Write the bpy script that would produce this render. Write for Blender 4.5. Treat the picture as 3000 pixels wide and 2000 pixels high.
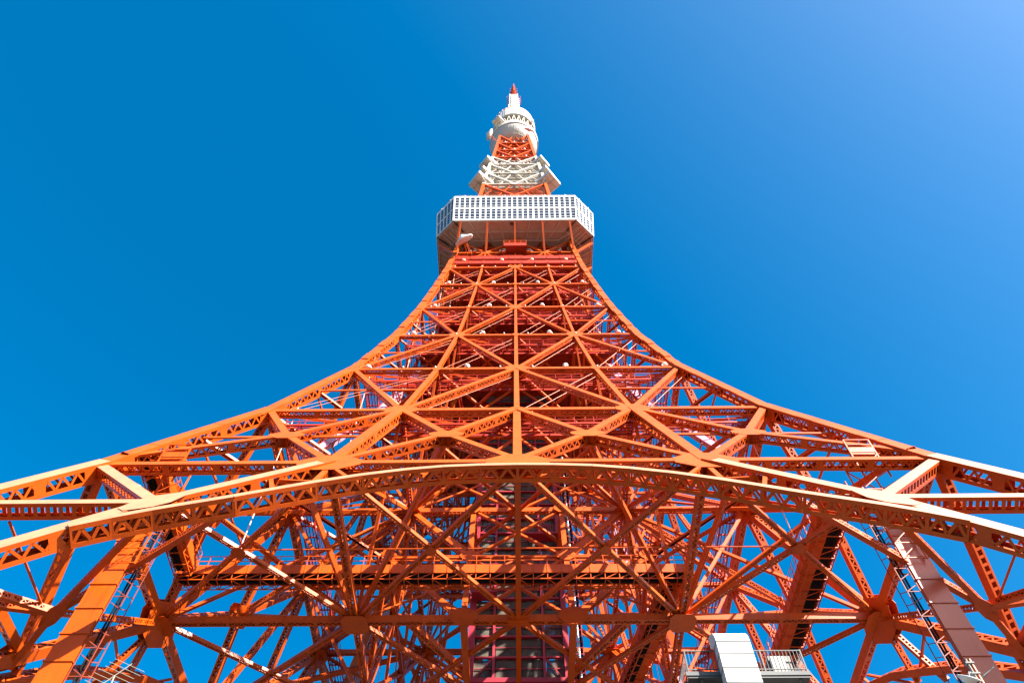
import bpy, math, random
from math import sin, cos, pi, radians, sqrt, atan2
from mathutils import Vector as V, Matrix

random.seed(7)
for o in list(bpy.data.objects): bpy.data.objects.remove(o)
SC = bpy.context.scene
COL = SC.collection

# ------------------------------------------------------------------ camera
cam_d = bpy.data.cameras.new('camera'); cam = bpy.data.objects.new('camera', cam_d); COL.objects.link(cam)
CAM = V((-0.102, -69.19, 1.6))
PITCH, YAW, ROLL = radians(59.686), radians(-0.481), radians(-0.0194)
_f = V((sin(YAW)*cos(PITCH), cos(YAW)*cos(PITCH), sin(PITCH)))
_r = V((cos(YAW), -sin(YAW), 0)); _u = _r.cross(_f)
_r, _u = cos(ROLL)*_r+sin(ROLL)*_u, -sin(ROLL)*_r+cos(ROLL)*_u
cam.matrix_world = Matrix(((_r.x, _u.x, -_f.x, CAM.x), (_r.y, _u.y, -_f.y, CAM.y), (_r.z, _u.z, -_f.z, CAM.z), (0, 0, 0, 1)))
cam_d.sensor_width = 36; cam_d.lens = 2251.5/3000*36
cam_d.clip_start = 0.1; cam_d.clip_end = 6000
SC.camera = cam

# ------------------------------------------------------------------ sky and sun
SUN_EL, SUN_AZ = radians(38), radians(128)      # azimuth clockwise from +Y
sdir = V((sin(SUN_AZ)*cos(SUN_EL), cos(SUN_AZ)*cos(SUN_EL), sin(SUN_EL)))
W = bpy.data.worlds.new('World'); SC.world = W; W.use_nodes = True
nt = W.node_tree; bg = nt.nodes['Background']
sky = nt.nodes.new('ShaderNodeTexSky'); sky.sky_type = 'NISHITA'; sky.sun_disc = False
sky.sun_elevation = SUN_EL; sky.sun_rotation = SUN_AZ
sky.air_density = 1.0; sky.dust_density = 1.7; sky.ozone_density = 3.0
hsv = nt.nodes.new('ShaderNodeHueSaturation'); hsv.inputs['Saturation'].default_value = 1.5; hsv.inputs['Hue'].default_value = 0.490; hsv.inputs['Value'].default_value = 1.0
nt.links.new(sky.outputs[0], hsv.inputs['Color']); nt.links.new(hsv.outputs[0], bg.inputs[0])
bg.inputs[1].default_value = 0.052
sun_d = bpy.data.lights.new('sun', 'SUN'); sun = bpy.data.objects.new('sun', sun_d); COL.objects.link(sun)
sun_d.energy = 5.0; sun_d.angle = radians(0.5); sun_d.color = (1.0, 0.93, 0.82)
sun.rotation_euler = (-sdir).to_track_quat('-Z', 'Y').to_euler()
SC.view_settings.view_transform = 'Standard'; SC.view_settings.look = 'None'
SC.view_settings.exposure = 2.4; SC.view_settings.gamma = 1.0; SC.view_settings.use_curve_mapping = False
SC.cycles.max_bounces = 10; SC.cycles.diffuse_bounces = 6; SC.cycles.glossy_bounces = 4; SC.cycles.transparent_max_bounces = 16

# ------------------------------------------------------------------ materials
def mat(name, col, rough=0.5, metal=0.0, var=0.12, scale=0.6, bump=0.0, bscale=30, spec=0.5, coat=0.0, streak=0.0):
    m = bpy.data.materials.new(name); m.use_nodes = True
    n = m.node_tree; b = n.nodes['Principled BSDF']; L = n.links.new
    b.inputs['Roughness'].default_value = rough; b.inputs['Metallic'].default_value = metal
    b.inputs['Specular IOR Level'].default_value = spec
    if coat: b.inputs['Coat Weight'].default_value = coat; b.inputs['Coat Roughness'].default_value = 0.25
    g = n.nodes.new('ShaderNodeNewGeometry')
    no = n.nodes.new('ShaderNodeTexNoise'); no.inputs['Scale'].default_value = scale; no.inputs['Detail'].default_value = 6
    L(g.outputs['Position'], no.inputs['Vector'])
    mp = n.nodes.new('ShaderNodeMapRange'); mp.inputs[1].default_value = 0.3; mp.inputs[2].default_value = 0.7
    mp.inputs[3].default_value = 1-var; mp.inputs[4].default_value = 1+var*0.6
    L(no.outputs[0], mp.inputs[0])
    mul = n.nodes.new('ShaderNodeMix'); mul.data_type = 'RGBA'; mul.blend_type = 'MULTIPLY'; mul.inputs[0].default_value = 1
    mul.inputs[6].default_value = (*col, 1); L(mp.outputs[0], mul.inputs[7])
    out = mul.outputs[2]
    if streak:                                        # rain streaks and grime, own shape, stays put
        w = n.nodes.new('ShaderNodeTexNoise'); w.inputs['Scale'].default_value = 1.0; w.inputs['Detail'].default_value = 4
        ma = n.nodes.new('ShaderNodeMapping'); ma.inputs['Scale'].default_value = (3, 3, 0.25)
        L(g.outputs['Position'], ma.inputs[0]); L(ma.outputs[0], w.inputs['Vector'])
        r = n.nodes.new('ShaderNodeMapRange'); r.inputs[1].default_value = 0.52; r.inputs[2].default_value = 0.75
        r.inputs[3].default_value = 0; r.inputs[4].default_value = streak; L(w.outputs[0], r.inputs[0])
        mx = n.nodes.new('ShaderNodeMix'); mx.data_type = 'RGBA'; L(r.outputs[0], mx.inputs[0]); L(out, mx.inputs[6])
        mx.inputs[7].default_value = (col[0]*0.35, col[1]*0.3, col[2]*0.3, 1); out = mx.outputs[2]
    L(out, b.inputs['Base Color'])
    if bump:
        bn = n.nodes.new('ShaderNodeTexNoise'); bn.inputs['Scale'].default_value = bscale
        L(g.outputs['Position'], bn.inputs['Vector'])
        bp = n.nodes.new('ShaderNodeBump'); bp.inputs['Strength'].default_value = bump; bp.inputs['Distance'].default_value = 0.02
        L(bn.outputs[0], bp.inputs['Height']); L(bp.outputs[0], b.inputs['Normal'])
    return m
M_OR = mat('orange_paint', (0.43, 0.060, 0.0025), 0.42, var=0.14, scale=0.5, streak=0.35, bump=0.15, bscale=8, spec=0.25)
M_WHT = mat('tower_white', (0.42, 0.39, 0.34), 0.45, var=0.1, streak=0.3)
M_WH = mat('white_paint', (0.55, 0.535, 0.51), 0.45, var=0.08, streak=0.25)
M_CREAM = mat('pale_cream', (0.36, 0.150, 0.078), 0.5, var=0.12, scale=0.8, streak=0.15)  # pale cream for front plates and gussets of members below L0
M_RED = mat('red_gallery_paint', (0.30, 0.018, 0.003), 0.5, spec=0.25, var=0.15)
M_DOR = mat('dark_orange', (0.20, 0.025, 0.008), 0.7)  # darker orange, used on the ladders beside the clad ducts
M_CR = mat('crimson_paint', (0.26, 0.009, 0.022), 0.45, var=0.15, streak=0.3)
M_PALE = mat('pale_mauve_panel', (0.34, 0.22, 0.30), 0.35, var=0.1)
M_SOF = mat('soffit_paint', (0.46, 0.28, 0.21), 0.6, var=0.1, streak=0.2)
M_SOFB = mat('soffit_beam_paint', (0.50, 0.34, 0.27), 0.6, var=0.1)
M_BEI = mat('beige_panel', (0.55, 0.50, 0.42), 0.55, var=0.1)
M_BLK = mat('black_cable', (0.012, 0.012, 0.014), 0.9, var=0.3, scale=3, spec=0.05)
M_GAL = mat('galvanised_steel', (0.09, 0.093, 0.095), 0.6, metal=0.0, spec=0.2, var=0.15)
M_DGR = mat('dark_steel', (0.06, 0.06, 0.06), 0.5, var=0.2)
M_GRATE = mat('painted_grating', (0.20, 0.022, 0.002), 0.6, spec=0.2, var=0.3, scale=2)
M_CABLE = mat('pale_cable', (0.62, 0.2, 0.1), 0.4)
M_LAMP = mat('globe_white', (0.60, 0.59, 0.56), 0.3, var=0.04)
M_WALL = mat('building_wall', (0.16, 0.155, 0.145), 0.7, var=0.1)
M_GROUND = mat('paving', (0.045, 0.045, 0.042), 0.9, var=0.25, scale=0.15)
M_CLAD = mat('clad_salmon', (0.42, 0.095, 0.045), 0.38, var=0.10, scale=0.35, streak=0.2)
def glass_mat():
    m = bpy.data.materials.new('window_glass'); m.use_nodes = True
    b = m.node_tree.nodes['Principled BSDF']
    b.inputs['Base Color'].default_value = (0.012, 0.018, 0.034, 1); b.inputs['Roughness'].default_value = 0.06
    b.inputs['Specular IOR Level'].default_value = 0.3
    return m
M_GLASS = glass_mat()
def mesh_mat():                                       # expanded-metal screen: part metal, part open
    m = bpy.data.materials.new('mesh_screen'); m.use_nodes = True
    n = m.node_tree; b = n.nodes['Principled BSDF']; L = n.links.new
    g = n.nodes.new('ShaderNodeNewGeometry')
    no = n.nodes.new('ShaderNodeTexNoise'); no.inputs['Scale'].default_value = 0.9; no.inputs['Detail'].default_value = 5
    L(g.outputs['Position'], no.inputs['Vector'])
    cr = n.nodes.new('ShaderNodeValToRGB'); cr.color_ramp.elements[0].color = (0.02, 0.014, 0.01, 1); cr.color_ramp.elements[1].color = (0.10, 0.08, 0.055, 1)
    cr.color_ramp.elements[0].position = 0.3; cr.color_ramp.elements[1].position = 0.7
    L(no.outputs[0], cr.inputs[0]); L(cr.outputs[0], b.inputs['Base Color']); b.inputs['Roughness'].default_value = 0.6
    tr = n.nodes.new('ShaderNodeBsdfTransparent'); mx = n.nodes.new('ShaderNodeMixShader')
    ck = n.nodes.new('ShaderNodeTexChecker'); ck.inputs['Scale'].default_value = 12.0
    L(g.outputs['Position'], ck.inputs['Vector'])
    mr = n.nodes.new('ShaderNodeMapRange'); mr.inputs[3].default_value = 0.62; mr.inputs[4].default_value = 0.92
    L(ck.outputs['Fac'], mr.inputs[0]); L(mr.outputs[0], mx.inputs[0])
    L(tr.outputs[0], mx.inputs[1]); L(b.outputs[0], mx.inputs[2]); L(mx.outputs[0], n.nodes['Material Output'].inputs[0])
    return m
M_MESH = mesh_mat()
def band(h): return M_WHT if (183 < h < 206.5) else M_OR      # aviation colour bands of the tower

# ------------------------------------------------------------------ mesh helpers
class MB:
    def __init__(s): s.v = []; s.f = []
    def hexa(s, c):
        i = len(s.v); s.v += [tuple(p) for p in c]
        s.f += [(i, i+3, i+2, i+1), (i+4, i+5, i+6, i+7), (i, i+1, i+5, i+4), (i+1, i+2, i+6, i+5), (i+2, i+3, i+7, i+6), (i+3, i, i+4, i+7)]
    def bar(s, p0, p1, w, d, n=None):
        """box from p0 to p1; w across (side), d along n"""
        p0, p1 = V(p0), V(p1); a = p1-p0
        if a.length < 1e-6: return
        a.normalize(); n = V(n) if n is not None else (V((0, 0, 1)) if abs(a.z) < 0.9 else V((0, -1, 0)))
        n = n-a*n.dot(a)
        if n.length < 1e-4: n = a.orthogonal()
        n.normalize(); t = a.cross(n)
        x = t*(w/2); y = n*(d/2)
        s.hexa([p0-x-y, p0+x-y, p0+x+y, p0-x+y, p1-x-y, p1+x-y, p1+x+y, p1-x+y])
    def box(s, lo, hi):
        x0, y0, z0 = lo; x1, y1, z1 = hi
        s.hexa([(x0, y0, z0), (x1, y0, z0), (x1, y1, z0), (x0, y1, z0), (x0, y0, z1), (x1, y0, z1), (x1, y1, z1), (x0, y1, z1)])
    def tube(s, p0, p1, r, n=8, r1=None):
        p0, p1 = V(p0), V(p1); a = (p1-p0).normalized(); x = a.orthogonal().normalized(); y = a.cross(x); r1 = r if r1 is None else r1
        i = len(s.v)
        for k in range(n):
            e = x*cos(2*pi*k/n)+y*sin(2*pi*k/n); s.v.append(tuple(p0+e*r)); s.v.append(tuple(p1+e*r1))
        for k in range(n):
            j = (k+1) % n; s.f.append((i+2*k, i+2*j, i+2*j+1, i+2*k+1))
        s.f.append(tuple(i+2*k for k in reversed(range(n)))); s.f.append(tuple(i+2*k+1 for k in range(n)))
    def prism(s, pts, off):
        """polygon pts extruded by vector off"""
        i = len(s.v); k = len(pts); off = V(off)
        s.v += [tuple(V(p)) for p in pts]+[tuple(V(p)+off) for p in pts]
        s.f.append(tuple(range(i, i+k))[::-1]); s.f.append(tuple(range(i+k, i+2*k)))
        for a in range(k):
            b = (a+1) % k; s.f.append((i+a, i+b, i+k+b, i+k+a))
    def lathe(s, prof, n=40, c=(0, 0, 0), axis=None):
        """prof: list of (r,z), closed loops not needed"""
        i = len(s.v); m = len(prof); c = V(c)
        ax = V(axis).normalized() if axis is not None else V((0, 0, 1)); x = ax.orthogonal().normalized(); y = ax.cross(x)
        for k in range(n):
            e = x*cos(2*pi*k/n)+y*sin(2*pi*k/n)
            for r, z in prof: s.v.append(tuple(c+e*r+ax*z))
        for k in range(n):
            j = (k+1) % n
            for q in range(m-1): s.f.append((i+k*m+q, i+j*m+q, i+j*m+q+1, i+k*m+q+1))
    def build(s, name, m, parent=None, smooth=False, kind=None):
        me = bpy.data.meshes.new(name); me.from_pydata(s.v, [], s.f); me.materials.append(m)
        if smooth: me.polygons.foreach_set('use_smooth', [True]*len(me.polygons))
        me.update(); o = bpy.data.objects.new(name, me); COL.objects.link(o)
        if parent is not None:
            o.parent = parent
            if parent.type == 'EMPTY' or parent.parent is None: o.matrix_parent_inverse = Matrix.Translation(-parent.location)
        if kind: o['kind'] = kind
        return o
def tag(o, label, cat, group=None):
    o['label'] = label; o['category'] = cat
    if group: o['group'] = group
    return o
def thing(name, label, cat, loc=(0, 0, 0), group=None):
    o = bpy.data.objects.new(name, None); o.location = loc; o.empty_display_size = 1; COL.objects.link(o)
    return tag(o, label, cat, group)

def frame(p0, p1, n):
    a = (p1-p0).normalized(); n = (n-a*n.dot(a))
    if n.length < 1e-4: n = a.orthogonal()
    n.normalize(); return a, n, a.cross(n)
def laced(mb, lb, p0, p1, n, w, d, style='v', ends=0.9, t=0.035):
    """built-up box member: solid plates on +-n, angle strips and lacing on +-side.  mb: plates, lb: lacing"""
    p0, p1, n = V(p0), V(p1), V(n); L = (p1-p0).length
    if L < 0.05: return
    a, n, s = frame(p0, p1, n)
    hd = d/2; hw = w/2
    for g in (1, -1):
        c = n*(g*(hd-t/2)); mb.bar(p0+c, p1+c, w, t, n)
    e = max(0.09, 0.19*d); inner = d-2*t
    for g in (1, -1):
        off = s*(g*(hw-t/2))
        for h in (1, -1):
            c = off+n*(h*(inner/2-e/2)); mb.bar(p0+c, p1+c, t, e, n)
        gap = inner-2*e
        if gap < 0.04: continue
        en = min(ends, L*0.2)
        for q0, q1 in ((p0, p0+a*en), (p1-a*en, p1)):
            mb.bar(q0+off, q1+off, t*0.9, gap, n)
        x0, x1 = en, L-en; span = x1-x0
        if span < gap*0.6: continue
        if style == 'v':
            k = max(2, round(span/(gap*0.85)))
            if k % 2: k += 1
            bt = int(k/12)
            st = span/k; bw = min(0.17, 0.24*gap)+0.015
            for i in range(k):
                h0 = -1 if i % 2 == 0 else 1
                q0 = p0+a*(x0+i*st)+off+n*(h0*(gap/2+0.03)); q1 = p0+a*(x0+(i+1)*st)+off+n*(-h0*(gap/2+0.03))
                lb.bar(q0, q1, 0.02, bw, n=(q1-q0).cross(s))
            for b in range(1, bt+1):
                xc = x0+span*b/(bt+1); bl = gap*0.55
                lb.bar(p0+a*(xc-bl)+off, p0+a*(xc+bl)+off, t*0.8, gap, n)
        else:
            k = max(2, round(span/(gap*1.35))); st = span/k
            for i in range(1, k):
                q = p0+a*(x0+i*st)+off; lb.bar(q-a*(gap*0.22), q+a*(gap*0.22), t*0.8, gap, n)

# ------------------------------------------------------------------ tower profile
LV = [(0.0, 47.5, 38.0), (14.0, 44.6, 33.5), (29.0, 39.6, 30.1), (38.0, 35.9, 22.8), (47.37, 31.45, 14.26), (64.03, 24.54, 11.48), (79.68, 19.51, 9.52), (93.23, 16.44, 8.07),
      (105.33, 14.39, 7.16), (116.32, 12.91, 6.38), (125.36, 11.82, 5.87), (133.5, 11.07, 5.5), (140.0, 10.6, 5.28),
      (151.0, 9.75, 4.8), (162.0, 8.85, 4.4), (173.0, 8.05, 4.0), (183.0, 7.5, 3.75), (193.0, 7.0, 3.5), (202.0, 6.45, 3.2), (210.5, 5.85, 2.9), (219.0, 5.3, 2.6), (228.0, 4.8, 2.4), (238.0, 4.25, 2.1)]
iB, iA, i0 = 2, 3, 4
def interp(h, c):
    for a, b in zip(LV, LV[1:]):
        if h <= b[0]: return a[c]+(b[c]-a[c])*(h-a[0])/(b[0]-a[0])
    return LV[-1][c]
def w_(h): return interp(h, 1)
def rot(k, x, y): return [(x, y), (-y, x), (-x, -y), (y, -x)][k]
def fp(k, u, h, off=0.0):
    x, y = rot(k, u, -w_(h)-off); return V((x, y, h))
def fn(k, h):
    s = (w_(h-2)-w_(h+2))/4; x, y = rot(k, 0, -1); return V((x, y, s)).normalized()

TOWER = thing('lattice_tower', 'tall orange and white steel lattice tower rising over the camera into the blue sky', 'tower')
class Kind:                                            # at most ~300 parts of one name, the rest joined
    cnt = {}
    rest = {}
def member(name, p0, p1, n, w, d, m, style='v', sub=True, ends=0.9):
    mb = MB(); lb = MB() if sub else mb
    laced(mb, lb, p0, p1, n, w, d, style, ends)
    o = mb.build(name, m, TOWER)
    if sub and lb.v: lb.build('lacing', m, o, kind='stuff')
    return o
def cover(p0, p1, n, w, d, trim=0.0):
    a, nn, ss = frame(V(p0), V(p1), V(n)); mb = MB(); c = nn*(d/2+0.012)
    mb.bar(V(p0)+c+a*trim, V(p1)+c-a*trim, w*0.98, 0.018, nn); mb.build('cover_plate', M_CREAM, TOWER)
def gusset(name, c, n, up, su, sv, m, dback=0.0, cut=0.3):
    """irregular octagonal plate centred c in the plane with normal n; su half size across, sv half size along up"""
    n = V(n).normalized(); up = V(up); up = (up-n*up.dot(n)).normalized(); s = up.cross(n)
    pts = []
    for x, y in ((1, cut), (cut*1.2, 1), (-cut*1.2, 1), (-1, cut), (-1, -cut), (-cut*1.2, -1), (cut*1.2, -1), (1, -cut)):
        pts.append(V(c)+s*(x*su)+up*(y*sv))
    mb = MB(); mb.prism(pts, n*0.035)
    if dback: mb.prism([p-n*(dback+0.035) for p in pts], n*0.035)
    return mb.build(name, m, TOWER)

def sz(i):                                            # member scale by level index
    return {iB: 1.25, iA: 1.2, i0: 1.0, 5: 0.9, 6: 0.74, 7: 0.62, 8: 0.57, 9: 0.54, 10: 0.52, 11: 0.5}.get(i, 1.3 if i < iB else 0.5)

CHW = {0: 1.5, 1: 1.4, 2: 1.25, 3: 1.15, 4: 1.12, 5: 1.05, 6: 1.0, 7: 0.95, 8: 0.92, 9: 0.9, 10: 0.85, 11: 0.8}
# ---- corner chords
for i in range(0, len(LV)-1):
    h0, h1 = LV[i][0], LV[i+1][0]
    for k in range(4):
        sx, sy = rot(k, -1, -1)
        p0 = V((sx*LV[i][1], sy*LV[i][1], h0)); p1 = V((sx*LV[i+1][1], sy*LV[i+1][1], h1))
        nn = V((0, sy, 0.3)).normalized(); cw = CHW.get(i, 0.75)
        m = band((h0+h1)/2)
        o = member('leg_chord', p0, p1, nn, cw, cw*(1.18 if i < 6 else 1.0), m, sub=(i >= 2 and sy < 0 and i < 12), ends=2.2 if i < 8 else 1.2)
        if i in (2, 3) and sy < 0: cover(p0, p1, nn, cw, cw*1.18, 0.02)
        if 4 <= i < 12 and sy < 0:                     # splice covers on the front plate
            a, n2, s2 = frame(p0, p1, nn)
            for fr in (0.3, 0.68):
                q = p0+(p1-p0)*fr; mb = MB(); mb.bar(q-a*1.0+n2*(cw*0.59+0.008), q+a*1.0+n2*(cw*0.59+0.008), cw*0.94, 0.02, n2)
                mb.build('splice_plate', m, TOWER)

# ---- the four faces
DN = 'diagonal_beam'
for k in range(4):
    near = (k == 0); sub = near
    def H(i, us, w, d, style='v', off=0.0, name='horizontal_beam'):
        h = LV[i][0]
        for a, b in zip(us, us[1:]): member(name, fp(k, a, h, off), fp(k, b, h, off), fn(k, h+3), w, d, band(h+0.1), style, sub and h < 100)
    def D(u0, h0, u1, h1, w, d, name=DN, style='v', off=0.0, n=None):
        if not near: w *= .82; d *= .82
        member(name, fp(k, u0, h0, off), fp(k, u1, h1, off), n or fn(k, (h0+h1)/2), w, d, band((h0+h1)/2), style, sub and h0 < 100)
    def DX(u0, h0, u1, h1, w, d, i):
        a, b = fp(k, u0, h0), fp(k, u1, h1); n = fn(k, (h0+h1)/2); right = fp(k, 1, h0)-fp(k, 0, h0)
        falling = (b-a).dot(right) > 0                 # runs down to the right: laced side faces out
        if falling and i >= 7: n = (b-a).normalized().cross(n)
        member(DN, a, b, n, d*.8 if falling and i >= 7 else w, w if falling and i >= 7 else d, band((h0+h1)/2), 'v', sub and h0 < 110)
    # regular panels L1 .. L8 (indices 5..12)
    for i in range(i0, 13):
        h, w, q = LV[i]; s = sz(i)
        if i == 12: continue
        H(i, [-w, -q, 0, q, w], 0.72*s, 0.88*s)
    for i in range(5, 12):
        h0, w0, q0 = LV[i]; h1, w1, q1 = LV[i+1]; s = sz(i)
        for u0, u1 in ((-q0, -q1), (0, 0), (q0, q1)): D(u0, h0, u1, h1, 0.6*s, 0.66*s, 'face_post')
        dw, dd = 0.64*s, 0.8*s
        # crossing pattern: centre/leg nodes at even levels below, quarter nodes swap each level
        top_center = (i % 2 == 1)                      # i=5: L2 centre/legs run down to L1 quarter nodes
        if top_center:
            for g in (-1, 1):
                for ua, ub in ((0, q0), (w1, q0)): DX(g*ua, h1, g*ub, h0, dw, dd, i)
        else:
            for g in (-1, 1):
                for ua, ub in ((q1, 0), (q1, w0)): DX(g*ua, h1, g*ub, h0, dw, dd, i)
    # panel L0-L1 with half-height crossing nodes
    h0, w0, q0 = LV[4]; h1, w1, q1 = LV[5]
    hm = 55.0
    um = q0*0.43; uo = 20.0
    for u0, u1 in ((0, 0),): D(u0, h0, u1, h1, 0.7, 0.7, 'face_post')
    for g in (-1, 1):
        D(g*q0, h0, g*q1, h1, 0.95, 1.0, 'face_post')
        for (ua, ub) in ((0, q0), (q0, 0)):
            pass
        D(g*q1, h1, g*um, hm, 0.66, 0.9); D(g*um, hm, 0, h0+0.4, 0.66, 0.9)
        D(0, h1, g*um, hm, 0.66, 0.9); D(g*um, hm, g*q0, h0+0.3, 0.66, 0.9)
        D(g*q1, h1, g*uo, hm, 0.66, 0.9); D(g*uo, hm, g*w0, h0+1.6, 0.66, 0.9)
        D(g*w1, h1, g*uo, hm, 0.66, 0.9); D(g*uo, hm, g*q0, h0, 0.66, 0.9)
    # legs below L0
    hA, wA, qA = LV[iA]
    if k in (1, 3): qA = 22.0
    hB, wB, qB = LV[iB]
    def DC(u0, h0_, u1, h1_, w, d, name=DN, style='v', trim=0.0):
        D(u0, h0_, u1, h1_, w, d, name, style)
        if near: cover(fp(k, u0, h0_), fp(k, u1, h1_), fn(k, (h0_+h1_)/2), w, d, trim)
    for g in (-1, 1):
        DC(g*q0, h0, g*qA, hA, 1.0, 1.15, 'leg_inner_chord', trim=0.9); DC(g*qA, hA, g*qB, hB, 1.1, 1.2, 'leg_inner_chord', trim=0.05)
        DC(g*w0, h0-0.6, g*qA, hA, 0.8, 1.0, style='b', trim=0.6)
        DC(g*wA, hA, g*qA, hA, 0.75, 1.05, 'horizontal_beam', 'b', trim=0.05); D(g*wA, hA, g*qB, hB, 0.7, 0.9); D(g*wB, hB, g*qB, hB, 0.75, 1.0, 'horizontal_beam')
        hC, wC, qC = LV[1]; D(g*qB, hB, g*qC, hC, 1.1, 1.2, 'leg_inner_chord'); D(g*wB, hB, g*qC, hC, 0.7, 0.9)
        D(g*qC, hC, g*LV[0][2], 0, 1.2, 1.2, 'leg_inner_chord')
    # decorative arch
    arch = [(0, 45.3), (2.7, 45.2), (5.4, 44.85), (8.0, 44.1), (10.87, 42.85), (13.65, 41.25), (15.97, 39.7), (18.0, 38.3), (20.05, 37.2), (22.05, 36.15), (23.9, 35.0), (25.6, 33.8)]
    if k in (1, 3): arch = [(0, 46.8), (4, 46.6), (7.2, 46.0), (10.5, 44.6), (13.1, 43.0), (16.2, 41.0), (18.5, 39.1), (20.5, 37.2), (22.5, 35.2), (24.2, 33.6)]
    fine = arch
    for g in (-1, 1):
        for a, b in zip(fine, fine[1:]):
            mb = MB(); lb = MB()
            laced(mb, lb, fp(k, g*a[0], a[1], 0.10), fp(k, g*b[0], b[1], 0.10), fn(k, 43), 0.62, 1.3, 'v', 0.12)
            o = mb.build('arch_segment', M_OR, TOWER)
            if lb.v: lb.build('lacing', M_OR, o, kind='stuff')
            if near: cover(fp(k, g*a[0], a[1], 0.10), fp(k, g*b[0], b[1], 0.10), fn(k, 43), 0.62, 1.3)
        # struts between arch and the beam/chord above
        D(g*14.0, 46.6, g*11.6, 42.9, 0.3, 0.7, 'arch_strut'); D(g*6.6, 46.9, g*7.0, 44.9, 0.2, 0.3, 'arch_strut')
        D(g*17.6, 43.9, g*16.2, 40.2, 0.3, 0.7, 'arch_strut'); D(g*22.0, 38.6, g*21.0, 37.2, 0.35, 0.8, 'arch_strut')
        D(g*7.4, 46.7, g*11.4, 42.9, 0.2, 0.3, 'arch_strut'); D(g*11.4, 42.9, g*17.4, 43.9, 0.18, 0.3, 'arch_strut')
        D(g*q0, h0-6.2, g*q0*0.99, h0-0.2, 0.4, 0.6, 'arch_strut', 'b')
    # gussets
    for i in range(i0, 12):
        h, w, q = LV[i]; s = sz(i); n = fn(k, h+2); up = V((0, 0, 1))
        for u in (-q, 0, q):
            big = ((i % 2 == 1) == (u != 0)); f = 1.25 if big else 0.62
            if i == 4: f = 1.6
            gusset('gusset_plate', fp(k, u, h, 0.44*s+0.02), n, up, 1.5*s*f, 1.15*s*f, band(h+0.1), 0.8*s)
        for g in (-1, 1):
            if i > 4: gusset('gusset_plate', fp(k, g*w, h, 0.58*CHW.get(i, .8)+0.02), n, fp(k, g*w_(h+2), h+2)-fp(k, g*w, h), CHW.get(i, .8)*0.49, 1.6*s+0.4, band(h+0.1), 0, 0.8)
    for g in (-1, 1):
        for u, h in ((um, hm), (uo, hm)):
            gusset('gusset_plate', fp(k, g*u, h, 0.47), fn(k, h), V((0, 0, 1)), 1.5, 1.0, M_OR, 0.85)
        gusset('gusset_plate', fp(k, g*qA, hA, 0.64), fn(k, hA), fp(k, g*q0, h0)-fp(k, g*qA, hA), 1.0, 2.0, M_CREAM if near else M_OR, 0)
    # small wind-stay pairs on every panel of the slender part
    if near:
        for i in range(5, 11):
            ha, wa, qa = LV[i]; hb, wb, qb = LV[i+1]
            for ua, ub in ((-wa, -qb), (-qa, 0), (0, qb), (qa, wb)):
                for dlt, fr in ((0.0, 1.0), (0.9, 0.86)):
                    p0 = fp(k, ua+dlt*1.6, ha+0.3, -0.1); p1 = fp(k, ub+dlt*1.2, hb-0.5, -0.1); mb = MB()
                    mb.tube(p0, p0+(p1-p0)*fr, 0.022, 5); mb.build('stay_rod', M_CABLE, TOWER)

# ---- plan frames (diaphragms) and inner lattice
def B(name, p0, p1, w, d, n=(0, 0, 1), style='v', sub=False, m=None, ends=0.9):
    p0, p1 = V(p0), V(p1); return member(name, p0, p1, V(n), w, d, m or band((p0.z+p1.z)/2), style, sub, ends)
UP = V((0, 0, 1))
for i in range(4, 13):
    h, w, q = LV[i]; s = sz(i)
    big = i <= 5; c = 4.8 if big else 0
    for k in range(4):
        def R(x, y, z): X, Y = rot(k, x, y); return V((X, Y, z))
        nn = R(0, -1, 0)
        us = [-w, -q, -c, 0, c, q, w] if big else [-w, -q, 0, q, w]
        for a, b in zip(us, us[1:]):
            B('ring_beam', R(a, -q, h), R(b, -q, h), 0.66*s, 0.6*s, nn, sub=(big and k == 0))
        # beams from the face to the inner ring
        B('plan_beam', R(0, -w, h), R(0, -q, h), 0.46*s, 0.46*s, UP)
        for a in ((-q, 0, q) if i > 5 else (0,)):
            B('plan_beam', R(a, -q, h), R(a, -q*0.35, h), 0.45*s, 0.45*s, UP)
    # X braces: open lattices seen from below
    xs = [-w, -q, 0, q, w]
    for a in range(4):
        for b in range(4):
            inner = (a in (1, 2) and b in (1, 2))
            if i > 5 and inner: continue
            x0, x1, y0, y1 = xs[a], xs[a+1], xs[b], xs[b+1]
            for p, r in (((x0, y0), (x1, y1)), ((x1, y0), (x0, y1))):
                P0, P1 = V((*p, h)), V((*r, h)); sd = (P1-P0).cross(UP)
                tw = 0.46*s if i > 4 else 0.5
                B('plan_brace', P0, P1, 0.26*s+0.08, tw*.85, sd)
    for g in (-1, 1):
        for e in (-1, 1):
            if i < 9:
                cx = g*(w+q)/2; cy = e*(w+q)/2; hh = h
                while w_(hh) > abs(cx) and hh < 139: hh += 0.5
                mb = MB(); mb.tube((cx, cy, h), (cx, cy, hh), 0.045, 6); mb.tube((cx, cy, h+(hh-h)*.4), (cx, cy, h+(hh-h)*.45), 0.1, 6); mb.build('hanger_rod', M_CABLE, TOWER)
            if big:
                gusset('hub_plate', (g*q, e*q, h-0.46*s), (0, 0, -1), (0, 1, 0), 1.15*s, 1.15*s, M_OR, 0, 0.55)
                gusset('hub_plate', (g*w*0.995, e*q, h-0.46*s), (0, 0, -1), (0, 1, 0), 1.1*s, 1.3*s, M_OR, 0, 0.55)
                gusset('hub_plate', (g*(w+q)/2, e*(w+q)/2, h-0.3), (0, 0, -1), (1, 1, 0), 0.55, 0.55, M_OR, 0, 0.5)
                gusset('hub_plate', (g*q/2, e*(w+q)/2, h-0.3), (0, 0, -1), (1, 1, 0), 0.45, 0.45, M_OR, 0, 0.5)
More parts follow.
